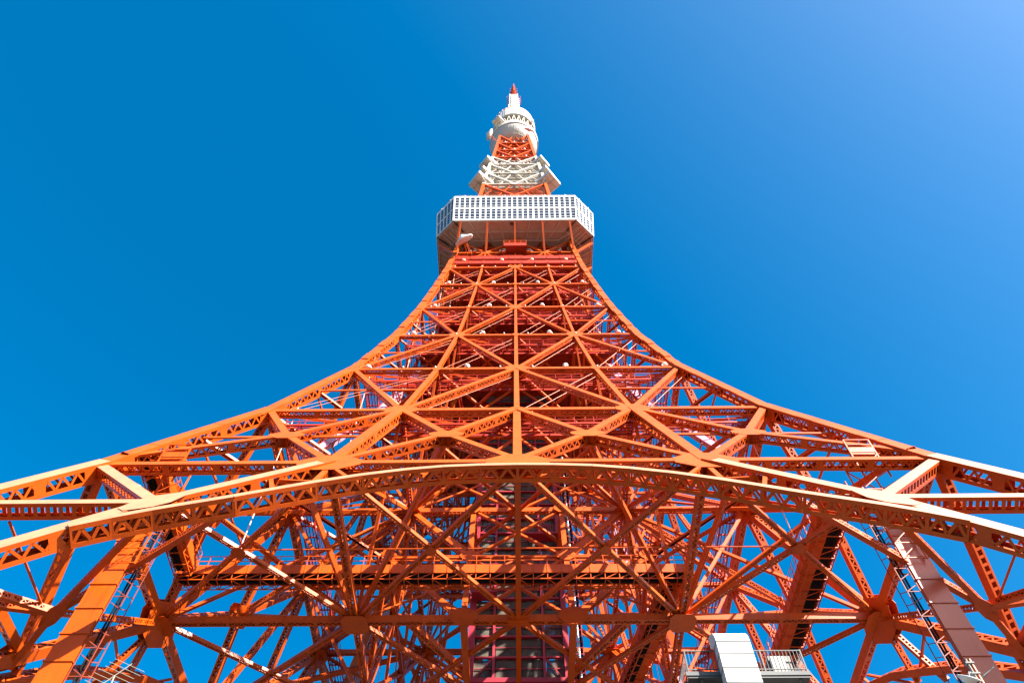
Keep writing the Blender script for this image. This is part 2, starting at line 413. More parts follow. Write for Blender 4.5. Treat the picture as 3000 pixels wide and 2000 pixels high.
# extra framing of the lowest diaphragm
h, w, q = LV[4]
for g in (-1, 1):
    B('plan_beam', (g*4.83, -q, h), (g*4.83, q, h), 0.6, 0.6); B('plan_beam', (g*9.9, -q, h+0.2), (g*4.83, -6.5, h+0.2), 0.6, 0.6, (0, -1, 0))
    mb = MB(); mb.tube((g*q/2, -(w+q)/2, h), (g*(w+q)/2, -(w+q)/2, h), 0.07, 6); mb.build('tie_rod', M_OR, TOWER)
    B('plan_beam', (g*4.7, -LV[5][2], LV[5][0]), (g*4.7, LV[5][2], LV[5][0]), 0.5, 0.5)
mb = MB(); mb.tube((-q/2, -(w+q)/2, h), (q/2, -(w+q)/2, h), 0.07, 6); mb.build('tie_rod', M_OR, TOWER)
# inner chords and trusses on the four inner planes
def ipt(k, u, hh, scale=1.0):
    X, Y = rot(k, u, -interp(hh, 2)*scale); return V((X, Y, hh))
for k in range(4):
    nn = V((*rot(k, 0, -1), 0.2)); su = (k == 0)
    for i in range(4, 12):
        h0, w0, q0 = LV[i]; h1, w1, q1 = LV[i+1]; s = sz(i)
        B('inner_chord', ipt(k, -q0, h0), ipt(k, -q1, h1), 0.58*s, 0.56*s, nn, sub=(su and i < 6))
        if i >= 5:
            hm2 = (h0+h1)/2; qm = (q0+q1)/2; t = 0.34*s
            B('inner_brace', ipt(k, -q0, h0), ipt(k, 0, h1), t, t, nn); B('inner_brace', ipt(k, q0, h0), ipt(k, 0, h1), t, t, nn)
            B('inner_brace', ipt(k, 0, h0), ipt(k, -qm, hm2), t*.8, t*.8, nn); B('inner_brace', ipt(k, 0, h0), ipt(k, qm, hm2), t*.8, t*.8, nn)
            B('inner_beam', ipt(k, -qm, hm2), ipt(k, qm, hm2), t, t, nn)
            if i >= 7: B('inner_post', ipt(k, 0, h0), ipt(k, 0, h1), t, t, nn)
            # ties from mid-height of the face posts to the inner plane
            for u in (-q0, q0):
                B('face_tie', fp(k, u*(0.5+0.5*q1/q0), hm2), ipt(k, u*(0.5+0.5*q1/q0), hm2), 0.22, 0.22, UP)
            B('face_tie', fp(k, -q0, h0), ipt(k, 0, h1), 0.25, 0.25, nn); B('face_tie', fp(k, q0, h0), ipt(k, 0, h1), 0.25, 0.25, nn)
            B('face_tie', fp(k, -w0*0.98, h0), ipt(k, -q1, h1), 0.3, 0.3, nn)
    for i in range(4, 8):
        h0, w0, q0 = LV[i]; h1, w1, q1 = LV[i+1]; t = 0.3*sz(i)
        for f0, f1 in ((-q0, -q1), (q0, q1), (0, 0)):
            rd = V((*rot(k, 1, 0), 0))
            B('radial_brace', fp(k, f0, h0), ipt(k, f1, h1), t, t, rd); B('radial_brace', ipt(k, f0, h0), fp(k, f1, h1), t, t, rd)
        for g in (-1, 1):
            hmid = (h0+h1)/2; B('radial_brace', fp(k, g*(w0+w1)/2*.995, hmid), ipt(k, g*(q0+q1)/2, hmid), .26, .26, UP)
            mb = MB(); mb.bar(fp(k, g*(w0+w1)/2*.99, hmid), fp(k, g*(q0+q1)/2, hmid+1.2, -.4), .16, .2); mb.bar(ipt(k, g*q0, h0), ipt(k, 0, hmid), .14, .18); mb.bar(ipt(k, g*(q0+q1)/2, hmid), ipt(k, 0, hmid), .14, .2); mb.build('thin_brace', M_OR, TOWER, kind='stuff')
    # L0-L1 inner truss
    h0, w0, q0 = LV[4]; h1, w1, q1 = LV[5]; hm2 = 56.0; qm = interp(hm2, 2)
    for g in (-1, 1):
        pc0, pcm, pc1 = ipt(k, g*4.83, h0), ipt(k, g*4.7, hm2), ipt(k, g*4.7, h1)
        B('inner_post', pc0, pcm, 0.5, 0.5, nn, sub=su); B('inner_post', pcm, pc1, 0.5, 0.5, nn, sub=su)
        B('inner_beam', ipt(k, g*qm, hm2), pcm, 0.4, 0.4, nn, sub=su)
        B('inner_brace', ipt(k, g*q1, h1), pcm, 0.55, 0.5, nn, sub=su); B('inner_brace', ipt(k, g*qm, hm2), pc0, 0.55, 0.5, nn, sub=su)
        B('inner_brace', ipt(k, -g*4.7, hm2), pc1, 0.24, 0.3, nn); B('inner_brace', pc0, ipt(k, -g*4.7, hm2), 0.24, 0.3, nn)
        gusset('gusset_plate', ipt(k, g*4.7, hm2)+nn*0.3, nn, UP, 0.95, 0.8, M_OR); gusset('gusset_plate', ipt(k, g*4.83, h0)+nn*0.42, nn, UP, 1.3, 1.1, M_OR)
        gusset('gusset_plate', ipt(k, g*4.7, h1)+nn*0.36, nn, UP, 0.8, 0.8, M_OR); gusset('gusset_plate', ipt(k, g*qm, hm2)+nn*0.3, nn, UP, 0.9, 0.9, M_OR)
        # struts from the face crossing nodes to the inner hubs
        B('face_tie', fp(k, g*6.13, 55.0), ipt(k, g*q1, h1), 0.5, 0.5, nn, sub=su); B('face_tie', fp(k, g*6.13, 55.0), ipt(k, g*q0, h0), 0.3, 0.35, nn)
        B('face_tie', fp(k, g*20.0, 55.0), ipt(k, g*q0, h0), 0.4, 0.4, nn); B('face_tie', fp(k, g*20.0, 55.0), ipt(k, g*q1, h1), 0.35, 0.35, nn)
    B('inner_beam', ipt(k, -4.7, hm2), ipt(k, 4.7, hm2), 0.32, 0.4, nn)
# leg box bracing below L0
hA, wA, qA = LV[iA]
for gx in (-1, 1):
    for gy in (-1, 1):
        Nn = V((gx*32.3, gy*26.2, 38.3)); Pf = V((gx*22.8, gy*35.9, 38.0)); Ps = V((gx*36.2, gy*21.9, 37.2)); hub = V((gx*31.45, gy*14.26, 47.2))
        su = gy < 0
        B('leg_brace', Pf, Nn, 0.42, 0.62, sub=su); B('leg_brace', Nn, Ps, 0.42, 0.62, sub=su); B('leg_brace', hub, Nn, 0.42, 0.5, sub=su)
        B('leg_brace', Nn, V((gx*35.9, gy*31.0, 36.6)), 0.42, 0.5, sub=su); B('leg_brace', Nn, V((gx*18.6, gy*33.4, 41.7)), 0.4, 0.5, sub=su)
        B('leg_brace', Nn, V((gx*36.6, gy*28.0, 37.6)), 0.4, 0.5)
        gusset('hub_plate', Nn-UP*0.32, (0, 0, -1), (gx*1, -gy*1, 0), 0.5, 1.7, M_OR, 0, 0.35)
        B('leg_inner_chord', (gx*14.26, gy*14.26, 47.0), (gx*20.6, gy*20.6, 38.0), 0.7, 0.8) if False else None
        # tie from the lower leg beam to the brace
        mb = MB(); mb.tube((gx*32.0, gy*35.3, 37.6), (gx*32.9, gy*27.0, 38.2), 0.09, 6); mb.build('tie_rod', M_OR, TOWER)

# ---- maintenance galleries behind each face level, railings, small beams
def rail(mb, p0, p1, hgt=1.0, step=1.4, r=0.03, rows=2):
    p0, p1 = V(p0), V(p1); L = (p1-p0).length; k = max(1, round(L/step))
    for j in range(1, rows+1): mb.bar(p0+UP*hgt*j/rows, p1+UP*hgt*j/rows, r*2, r*2)
    for j in range(k+1): q = p0+(p1-p0)*j/k; mb.bar(q, q+UP*hgt, r*2, r*2)
for i in range(5, 12):
    h, w, q = LV[i]
    for k in range(4):
        def R(x, y, z): X, Y = rot(k, x, y); return V((X, Y, z))
        y0 = -w+1.1; y1 = -w+2.5; a = w-1.4; z = h-0.35
        mb = MB(); nb = max(4, int(2*a/1.6))
        for j in range(nb+1): x = -a+2*a*j/nb; mb.bar(R(x, y0, z-.1), R(x, y1, z-.1), 0.1, 0.16, UP)
        for f in (.25, .5, .75): mb.bar(R(-a, y0+(y1-y0)*f, z), R(a, y0+(y1-y0)*f, z), 0.12, 0.05, UP)
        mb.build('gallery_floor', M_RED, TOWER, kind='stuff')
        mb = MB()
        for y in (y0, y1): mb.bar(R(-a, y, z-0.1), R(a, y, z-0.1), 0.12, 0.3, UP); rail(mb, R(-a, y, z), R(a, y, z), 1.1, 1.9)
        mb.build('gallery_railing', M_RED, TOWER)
        # secondary ring of light frames inside
        mb = MB()
        for zz, yy in ((h+2.6, -w*0.80), (h+5.2, -w*0.72)):
            if zz < LV[i+1][0]-1 and i >= 6:
                [mb.bar(R(g*w*0.78, yy, zz), R(g*(5.2 if i < 9 else .3), yy, zz), 0.2, 0.35, UP) for g in (-1, 1)]
                n = 9
                for x in [x for x in (-w*0.78+j*w*1.56/(n-1) for j in range(n)) if abs(x) > 5 or i >= 9]: mb.bar(R(x, yy, zz), R(x*0.9, -q*0.9, zz), 0.14, 0.16, UP)
                [mb.bar(R(g*w*0.75, yy, zz+0.9), R(g*5, yy, zz+0.9), 0.08, 0.08) for g in (-1, 1)]
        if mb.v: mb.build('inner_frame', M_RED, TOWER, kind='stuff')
    if i >= 7:                                        # plated working floors round the lift shaft
        hn = LV[i+1][0]
        for z, a, b in ((h+1.2, 5.6, .84), ((h+hn)/2+0.6, 5.6, .80)):
            b = w_(z)*b
            if b < a+0.8: continue
            mb = MB()
            for lo, hi in (((-b, -b, z), (b, -a, z+.12)), ((-b, a, z), (b, b, z+.12)), ((-b, -a, z), (-a, a, z+.12)), ((a, -a, z), (b, a, z+.12))): mb.box(lo, hi)
            mb.build('working_floor', M_GRATE, TOWER)
            mb = MB()
            for j in range(-5, 6):                     # joists under the plates
                x = b*j/5.2; mb.bar((x, -b, z-.12), (x, b if abs(x) > a else -a, z-.12), .12, .22, UP)
            mb.bar((-b, -b, z-.1), (b, -b, z-.1), .16, .4, UP); rail(mb, (-b, -b, z+.1), (b, -b, z+.1), 1.05, 1.5, .03)
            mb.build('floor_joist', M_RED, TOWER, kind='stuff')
# ---- fascia galleries just under the deck
for k in range(4):
    def R(x, y, z): X, Y = rot(k, x, y); return V((X, Y, z))
    for z, hh, dy in ((127.6, 1.1, 0.35), (130.2, 1.3, 0.35)):
        w = w_(z); mb = MB(); mb.bar(R(-w+.6, -w-dy, z), R(w-.6, -w-dy, z), 0.12, hh, UP); mb.bar(R(-w+.6, -w-dy+0.7, z-hh/2), R(w-.6, -w-dy+0.7, z-hh/2), 1.4, 0.1, UP)
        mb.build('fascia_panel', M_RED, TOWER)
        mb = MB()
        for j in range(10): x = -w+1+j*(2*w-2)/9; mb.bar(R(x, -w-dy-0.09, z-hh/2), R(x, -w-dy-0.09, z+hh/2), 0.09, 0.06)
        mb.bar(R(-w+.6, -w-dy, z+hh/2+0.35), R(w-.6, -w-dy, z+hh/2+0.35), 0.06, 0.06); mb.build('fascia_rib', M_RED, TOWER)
    mb = MB()
    for z in (136.4, 138.6):
        w = w_(z)-0.9; mb.bar(R(-w, -w, z), R(w, -w, z), 0.4, 0.9, UP)
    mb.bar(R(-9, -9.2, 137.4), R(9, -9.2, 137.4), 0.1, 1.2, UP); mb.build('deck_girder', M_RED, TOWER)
    # outward struts carrying the deck edge
    for u, t in ((-11.0, -10.4), (-5.5, -5.24), (0, 0), (5.5, 5.24), (11.0, 10.4)):
        p0 = R(u, -11.1, 133.5); p1 = R(t, -14.9, 139.6); mb = MB(); mb.bar(p0, p1, 0.34, 0.42, R(0, -1, 0)); mb.build('deck_strut', M_OR, TOWER)
    for g in (-1, 1):
        D0 = R(g*5.5, -11.07, 133.5)
        B('diagonal_beam', D0, R(g*0.6, -10.65, 139.2), 0.42, 0.5, R(0, -1, 0)); B('diagonal_beam', D0, R(g*10.2, -10.65, 139.2), 0.42, 0.5, R(0, -1, 0))
# gondola cage under the middle of the deck
mb = MB(); y = -12.0
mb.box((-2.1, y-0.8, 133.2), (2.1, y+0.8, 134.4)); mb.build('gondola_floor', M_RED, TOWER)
mb = MB()
rail(mb, (-2.1, y-0.8, 134.4), (2.1, y-0.8, 134.4), 1.1, 1.05, 0.035)
for x in (-1.3, -0.65, 0.65, 1.3): mb.bar((x, y+0.3, 134.4), (x*0.9, y+0.3, 139.6), 0.13, 0.13)
for j in range(5): z = 135.3+j*0.9; mb.bar((-1.3, y+0.3, z), (1.3, y+0.3, z+0.35), 0.1, 0.1)
mb.build('gondola_cage', M_OR, TOWER)

# ------------------------------------------------------------------ main observation deck
DECK = MB(); Hb, Ht = 139.9, 151.0
def octa(a, b): return [(-a, -b), (a, -b), (b, -a), (b, a), (a, b), (-a, b), (-b, a), (-b, -a)]
O0, O1 = octa(11.74, 15.1), octa(12.15, 15.9)
DECK.prism([V((x*0.985, y*0.985, Hb+0.35)) for x, y in O0], (0, 0, 0.2)); DECK.prism([V((x*0.98, y*0.98, Ht-0.3)) for x, y in O1], (0, 0, 0.3))
DECK.prism([V((x*0.93, y*0.93, Hb+0.55)) for x, y in O0], (0, 0, Ht-Hb-0.85))
deck = DECK.build('observation_deck', M_SOF, TOWER)
rows = [0.0, .07, .145, .235, .325, .385, .485, .545, .635, .725, .785, .93]    # horizontal members by height fraction
for e in range(8):
    (x0, y0), (x1, y1) = O0[e], O0[(e+1) % 8]; (X0, Y0), (X1, Y1) = O1[e], O1[(e+1) % 8]
    front = e in (0, 1, 7); nc = 23 if e % 2 == 0 else 5
    nrm = V((y1-y0, -(x1-x0), 0)).normalized()
    if nrm.dot(V((x0+x1, y0+y1, 0))) < 0: nrm = -nrm
    def Q(u, f, off=0.0):
        a = V((x0+(x1-x0)*u, y0+(y1-y0)*u, Hb)); b = V((X0+(X1-X0)*u, Y0+(Y1-Y0)*u, Ht)); return a+(b-a)*f+nrm*off
    mb = MB()
    for a, b in ((0, .07), (.46, .54), (.95, 1.0)): mb.bar(Q(0, (a+b)/2), Q(1, (a+b)/2), 0.07, (b-a)*(Ht-Hb), UP)
    mb.build('white_band', M_WH, deck)
    mb = MB()
    for f in (.075+.075, .075+.19, .075+.30, .545+.07, .545+.185, .545+.30): mb.bar(Q(0, f), Q(1, f), 0.05, 0.14, UP)
    mb.build('transom', M_WH, deck)
    for c in range(nc+1):
        u = c/nc; mb = MB(); ww = 0.26 if c % 5 else 0.36
        mb.bar(Q(u, 0.004, .0), Q(u, 0.996, .0), ww if 0 < c < nc else 0.3, 0.1, nrm); mb.build('mullion', M_WH, deck)
    cells = [(.075, .150), (.150, .265), (.265, .375), (.375, .455), (.545, .615), (.615, .73), (.73, .845), (.845, .945)]
    rest = MB()
    for c in range(nc):
        for f0, f1 in cells:
            mb = MB() if front else rest
            p = [Q((c+.02)/nc, f0, .0), Q((c+.98)/nc, f0, .0), Q((c+.98)/nc, f1, .0), Q((c+.02)/nc, f1, .0)]
            tilt = random.uniform(-0.006, 0.006); p[2] = p[2]+nrm*tilt; p[3] = p[3]+nrm*tilt
            mb.prism(p, -nrm*0.03)
            if front: mb.build('window_pane', M_GLASS, deck)
    if not front: rest.build('window_pane', M_GLASS, deck, kind='stuff')
    mb = MB(); rail(mb, Q(0, 1.0), Q(1, 1.0), 0.5, 1.6, 0.03, 1); mb.build('roof_rail', M_WH, deck)
    mb = MB()
    for j in range(6 if e % 2 == 0 else 2):
        u = (j+0.5)/(6 if e % 2 == 0 else 2); p = Q(u, 1.0)+UP*0.35; mb.lathe([(0, -.2), (.17, -.12), (.2, 0), (.14, .15), (0, .2)], 8, p)
    mb.build('roof_lamp', M_WH, deck)
# soffit: corrugated sheets between beams
for ring, (fa, fb) in enumerate(((1.0, .84), (.84, .72))):
    for e in range(8):
        (x0, y0), (x1, y1) = O0[e], O0[(e+1) % 8]; ns = 8 if e % 2 == 0 else 3
        for j in range(ns):
            u0, u1 = j/ns, (j+1)/ns
            def S(u, f): return V(((x0+(x1-x0)*u)*f, (y0+(y1-y0)*u)*f, Hb+0.30))
            mb = MB(); mb.prism([S(u0+.004, fa*0.995), S(u1-.004, fa*0.995), S(u1-.004, fb), S(u0+.004, fb)], (0, 0, 0.03)); nr = 7
            for r in range(nr):
                a, b = u0+(u1-u0)*(r+.2)/nr, u0+(u1-u0)*(r+.6)/nr; z = V((0, 0, -0.04))
                mb.prism([S(a, fa*0.98)+z, S(b, fa*0.98)+z, S(b, fb)+z, S(a, fb)+z], (0, 0, 0.038))
            mb.build('soffit_panel', M_SOF, deck)
for e in range(8):
    (x0, y0), (x1, y1) = O0[e], O0[(e+1) % 8]; ns = 8 if e % 2 == 0 else 3
    for j in range(ns+1):
        u = j/ns; p = V((x0+(x1-x0)*u, y0+(y1-y0)*u, Hb+0.12)); mb = MB(); mb.bar(p*0.99+UP*(Hb+.12)*0.01, V((p.x*.70, p.y*.70, Hb+.12)), 0.2, 0.34, UP); mb.build('soffit_beam', M_SOFB, deck)
    for f in (.985, .84, .72):
        mb = MB(); mb.bar(V((x0*f, y0*f, Hb+.14)), V((x1*f, y1*f, Hb+.14)), 0.22, 0.30, UP); mb.build('soffit_beam', M_SOFB, deck)
mb = MB(); mb.prism([V((x, y, Hb+0.3)) for x, y in octa(8.6, 11.1)], (0, 0, 0.05)); mb.build('soffit_core', M_SOF, deck)
mb = MB(); mb.box((-0.9, -14.6, Hb+0.1), (-0.3, -14.0, Hb+0.29)); mb.build('soffit_hatch', M_DGR, deck)
for g in (-1, 1):
    for (p, q) in (((g*12.6, -12.6), (g*9.5, -9.5)), ((g*14.0, -7.0), (g*10.0, -6.5)), ((g*12.2, -13.6), (g*8.5, -11.0)), ((g*13.9, -12.0), (g*10.8, -8.7))):
        mb = MB(); mb.bar((*p, Hb-0.05), (*q, Hb-0.1), 0.16, 0.2); mb.build('soffit_brace', M_SOFB, deck)
    mb = MB(); mb.bar((g*11.0, -10.9, 134.0), (g*14.6, -9.5, 139.7), 0.3, 0.3); mb.build('deck_strut', M_OR, TOWER)
    mb = MB(); mb.bar((g*11.0, 0, 133.8), (g*14.8, 0, 139.7), 0.3, 0.3); mb.build('deck_strut', M_OR, TOWER)

# ------------------------------------------------------------------ slender upper tower
for i in range(13, len(LV)-1):
    h0, w0, q0 = LV[i]; h1, w1, q1 = LV[i+1]
    for k in range(4):
        m = band((h0+h1)/2); n = fn(k, h0+2)
        for g in (-1, 1):
            member('diagonal_beam', fp(k, g*w1, h1), fp(k, 0, h0+0.3), n, 0.42, 0.5, m, sub=False)
            mb = MB(); mb.bar(fp(k, g*w0*.5, h0, -.1), fp(k, g*w1*.12, h1-.4, -.1), 0.2, 0.2, n); mb.build('thin_brace', m, TOWER)
            mb = MB(); mb.bar(fp(k, g*w0, h0, -.3), fp(k, g*w1*.5, h1, -.3), 0.14, 0.14, n); mb.build('thin_brace', m, TOWER)
        member('horizontal_beam', fp(k, -w0, h0), fp(k, w0, h0), n, 0.4, 0.5, band(h0+.5), sub=False)
        gusset('gusset_plate', fp(k, 0, h0, 0.3), n, UP, 1.1, 0.7, band(h0+.5))
        def R(x, y, z): X, Y = rot(k, x, y); return V((X, Y, z))
        mb = MB(); c = w0*0.52
        mb.bar(R(-c, -c, h0), R(-c*w1/w0, -c*w1/w0, h1), 0.3, 0.3); mb.bar(R(-c, -c, h0), R(c*w1/w0, -c*w1/w0, h1), 0.16, 0.16); mb.bar(R(c, -c, h0), R(-c*w1/w0, -c*w1/w0, h1), 0.16, 0.16)
        for f in (0, .25, .5, .75):
            z = h0+(h1-h0)*f; cc = c+(c*w1/w0-c)*f; mb.bar(R(-cc, -cc, z), R(cc, -cc, z), 0.14, 0.25, UP); mb.bar(R(-cc, -cc, z+1.0), R(cc, -cc, z+1.0), 0.07, 0.07)
            ww = w_(z)*0.9; mb.bar(R(-ww, -ww, z+.5), R(ww, -ww, z+.5), 0.12, 0.2, UP)
            for x in (-.6, -.2, .2, .6): mb.bar(R(x*ww, -ww, z+.5), R(x*cc, -cc, z+.5), 0.1, 0.14, UP); mb.bar(R(x*cc, -cc*1.02, z), R(x*cc*1.1, -cc*1.02, z+1.9), 0.07, 0.07)
        mb.build('inner_frame', m, TOWER, kind='stuff')
    mb = MB(); c = w0*0.86
    mb.box((-c, -c, h0+.6), (c, c, h0+.7)); mb.build('working_floor', band(h0+1), TOWER)
    mb = MB(); c = w0*0.28; mb.box((-c, -c, h0), (c, c, h1)); mb.build('core_box', band((h0+h1)/2) if i > 14 else M_BEI, TOWER)

# ---- upper observation pod
mb = MB(); mb.lathe([(0.0, 236.8), (3.0, 237.0), (5.0, 238.0), (6.4, 239.6), (7.1, 241.0), (7.3, 241.9)], 48)
M_POD = mat('pod_white', (.44, .42, .40), .4, var=.03)
pod = mb.build('upper_pod', M_POD, TOWER, smooth=True)
mb = MB(); mb.lathe([(7.25, 241.9), (7.62, 241.9), (7.65, 244.2), (5.0, 244.2), (5.0, 243.8)], 48); mb.build('pod_rim', M_BEI, pod)
for r, z in ((5.05, 237.97), (6.9, 240.5)): mb = MB(); mb.lathe([(r, z-.05), (r+.05, z-.03), (r+.06, z+.05)], 48); mb.build('pod_seam', M_BEI, pod)
for j in range(24):
    a = 2*pi*j/24; mb = MB(); e = V((cos(a), sin(a), 0))
    for (r0, z0), (r1, z1) in zip([(3.0, 236.98), (5.0, 237.98), (6.4, 239.58), (7.1, 240.98)], [(5.0, 237.98), (6.4, 239.58), (7.1, 240.98), (7.31, 241.88)]): mb.bar(e*(r0+.01)+UP*z0, e*(r1+.01)+UP*z1, 0.06, 0.05)
    mb.build('pod_seam', M_BEI, pod)
mb = MB(); mb.lathe([(4.4, 244.2), (4.4, 256)], 24); mb.build('pod_core', M_DGR, pod)
for j in range(24):
    a = 2*pi*j/24; b = 2*pi*(j+1)/24; mb = MB()
    e0, e1 = V((cos(a), sin(a), 0)), V((cos(b), sin(b), 0))
    mb.bar(e0*5.6+UP*244.2, e1*6.5+UP*255, 0.16, 0.16); mb.bar(e1*5.6+UP*244.2, e0*6.5+UP*255, 0.16, 0.16); mb.bar(e0*4.5+UP*250, e0*6.3+UP*255, 0.13, 0.13); mb.bar(e0*6.0+UP*250, e1*6.0+UP*250, 0.16, 0.16)
    mb.build('pod_truss', M_BEI, pod)
mb = MB(); mb.lathe([(5.2, 255.6), (6.4, 255.0), (7.0, 255.0), (7.05, 262.6), (6.4, 262.7), (3, 262.7)], 48); mb.build('ring_parapet', M_POD, pod)
for j in range(24):
    a = 2*pi*(j+.5)/24; e = V((cos(a), sin(a), 0)); mb = MB(); mb.bar(e*7.06+UP*255.1, e*7.08+UP*262.5, 0.06, 0.05); mb.build('panel_joint', M_BEI, pod)
mb = MB(); mb.lathe([(6.8, 262.7), (6.85, 264.9), (6.7, 264.9), (6.65, 262.7)], 48); mb.build('ring_screen', mat('rust_pink_screen', (0.55, 0.26, 0.22), 0.6), pod)
for j in range(32):
    a = 2*pi*j/32; e = V((cos(a), sin(a), 0)); mb = MB(); mb.bar(e*6.9+UP*262.7, e*6.9+UP*265, 0.1, 0.1); mb.build('screen_post', M_WH, pod)
# lattice cap and antenna mast
mast = MB()
for z in range(265, 307, 2):
    hw = 1.75 if z < 288 else 1.5
    for k in range(4):
        def R(x, y, zz): X, Y = rot(k, x, y); return V((X, Y, zz))
        mast.bar(R(-hw, -hw, z), R(-hw, -hw, z+2), 0.3, 0.3); mast.bar(R(-hw, -hw, z), R(hw, -hw, z), 0.2, 0.22); mast.bar(R(-hw, -hw, z), R(hw, -hw, z+2), 0.14, 0.14); mast.bar(R(hw, -hw, z+.9), R(-hw, -hw, z+1.4), 0.25, 0.3)
mo = mast.build('antenna_mast', M_WH, TOWER)
mb = MB(); mb.box((-1.3, -1.3, 265), (1.3, 1.3, 306.5)); mb.build('mast_panel', M_WH, mo)
mb = MB()
for z in range(268, 304, 3):
    for k in range(4):
        X, Y = rot(k, 0, -1.9); X2, Y2 = rot(k, 0.9, -1.9)
        mb.box((X-.25-abs(Y)*.35, Y-.25-abs(X)*.35, z), (X+.25+abs(Y)*.35, Y+.25+abs(X)*.35, z+1.6))
mb.build('mast_antenna', M_WH, mo)
mb = MB()
mb.lathe([(1.2, 306.5), (1.3, 313), (1.15, 315), (.8, 317), (.75, 321), (.5, 322), (.45, 327), (.25, 328), (.12, 333)], 12)
for z in (307.5, 309, 310.5, 312, 314, 316, 318.5, 321, 324, 326.5):
    r = 1.5 if z < 315 else (1.0 if z < 322 else .7); mb.lathe([(r*.8, z), (r, z), (r, z+.35), (r*.8, z+.35)], 12)
for k in range(4):
    for z in (316, 319, 323):
        X, Y = rot(k, 0, -.8); mb.tube((X, Y, z), (X*1.7, Y*1.7, z), .06, 5); mb.tube((X*1.7, Y*1.7, z-.6), (X*1.7, Y*1.7, z+.9), .06, 5)
mb.build('mast_tip', M_OR, mo)
mb = MB()
for g in (-1, 1):
    for k in range(2):
        x = g*(1.7+k*0.9)
        for y in (-.5, .5): mb.bar((x, y, 298), (x, y, 308), .09, .09)
    for z in (298, 300.5, 303, 305.5, 308):
        for y in (-.5, .5): mb.bar((g*1.6, y, z), (g*2.6, y, z), .08, .08)
        mb.bar((g*2.6, -.5, z), (g*2.6, .5, z), .08, .08)
mb.build('mast_side_frame', mat('dark_red_frame', (0.45, 0.05, 0.08), .5), mo)

# ------------------------------------------------------------------ lift shaft inside the tower
SH = thing('elevator_shaft', 'crimson framed lift shaft with dark mesh screens standing in the centre of the tower', 'lift shaft', (0, 0, 25))
hw = 4.7; z0, z1 = 48.4, 139.0; rh = 2.4; nr = int((z1-z0)/rh); xc = [-4.7, -2.45, 0.1, 2.5, 4.7]
for k in range(4):
    def R(x, y, z): X, Y = rot(k, x, y); return V((X, Y, z))
    for j, x in enumerate(xc):
        if j == 4: continue
        mb = MB(); mb.bar(R(x, -hw, z0), R(x, -hw, z1), 0.7 if j == 0 else 0.26, 0.55 if j == 0 else 0.3, R(0, -1, 0)); mb.build('frame_column', M_CR, SH)
    for r in range(nr+1):
        z = z0+r*rh; mb = MB(); mb.bar(R(-hw+.36, -hw, z), R(hw-.36, -hw, z), 0.18, 0.26 if r % 2 else 0.36, R(0, -1, 0)); mb.build('frame_rail', M_CR, SH)
        if r < nr and k in (0,):
            mb = MB(); mb.bar(R(-hw+.4, -hw+.05, z+rh*.5), R(hw-.4, -hw+.05, z+rh*.5), 0.07, 0.09, R(0, -1, 0)); mb.build('frame_rail', M_CR, SH)
    if k != 2:
        rest = MB()
        for r in range(nr):
            for j in range(4):
                p = R(xc[j]+.2, -hw+.16, z0+r*rh+.2); q = R(xc[j+1]-.2, -hw+.16, z0+(r+1)*rh-.16)
                mb = MB() if k == 0 else rest
                mb.prism([p, V((q.x, q.y, p.z)), q, V((p.x, p.y, q.z))], R(0, 0.03, 0))
                if k == 0: mb.build('mesh_panel', M_MESH, SH)
        if k: rest.build('mesh_panel', M_MESH, SH, kind='stuff')
    for r in range(0, nr, 4):
        mb = MB(); z = z0+r*rh
        for g in (-1, 1): mb.bar(R(g*4.3, -hw+.02, z), R(g*2.5, -hw+.02, z+rh), .1, .12, R(0, -1, 0))
        mb.build('frame_brace', M_CR, SH)
stair = MB(); rails = MB()
for r in range(nr):
    z = z0+r*rh; g = 1 if r % 2 else -1
    stair.bar((-3.6*g, -2.9, z), (3.6*g, -2.9, z+rh), 1.0, 0.14); stair.box((-4.3, -4.2, z), (4.3, -1.8, z+.08)) if r % 2 == 0 else None
    for j in range(16):
        x = -3.6*g+7.2*g*j/15; zz = z+rh*j/15; rails.bar((x, -3.6, zz), (x, -3.6, zz+1.0), .05, .05)
    rails.bar((-3.6*g, -3.6, z+1), (3.6*g, -3.6, z+rh+1), .06, .06)
stair.build('stair_flight', M_DGR, SH); rails.build('stair_rail', M_DGR, SH)
mb = MB(); mb.box((-2.6, -1.2, z0), (2.6, 4.2, z1)); mb.build('lift_core', mat('core_brown', (.05, .04, .035), .7), SH)
mb = MB(); mb.box((-5.0, -5.0, 25), (5.0, 5.0, z0-.7))
for j in range(26): x = -4.8+j*9.6/25; mb.box((x-.09, -5.1, 25), (x+.09, -4.99, z0-.7))
mb.build('clad_base', mat('dark_red_cladding', (.22, .012, .012), .5), SH)
mb = MB(); mb.box((-5.2, -5.3, z0-.68), (5.2, 5.2, z0-.2)); mb.build('base_beam', M_CR, SH)
for x, r, m, n in ((5.35, .11, M_BLK, 'riser_pipe'), (5.65, .14, M_BLK, 'riser_pipe'), (5.95, .09, M_WH, 'riser_pipe'), (6.2, .12, M_BLK, 'riser_pipe')):
    mb = MB(); mb.tube((x, -4.9, 30), (x, -4.9, 138), r, 8); mb.build(n, m, SH)
mb = MB()
for x in (5.25, 6.35): mb.bar((x, -5.1, 30), (x, -5.1, 138), .08, .08)
for j in range(150): z = 31+j*.71; mb.bar((5.25, -5.1, z), (6.35, -5.1, z), .06, .06)
mb.build('pipe_ladder', M_CR, SH)
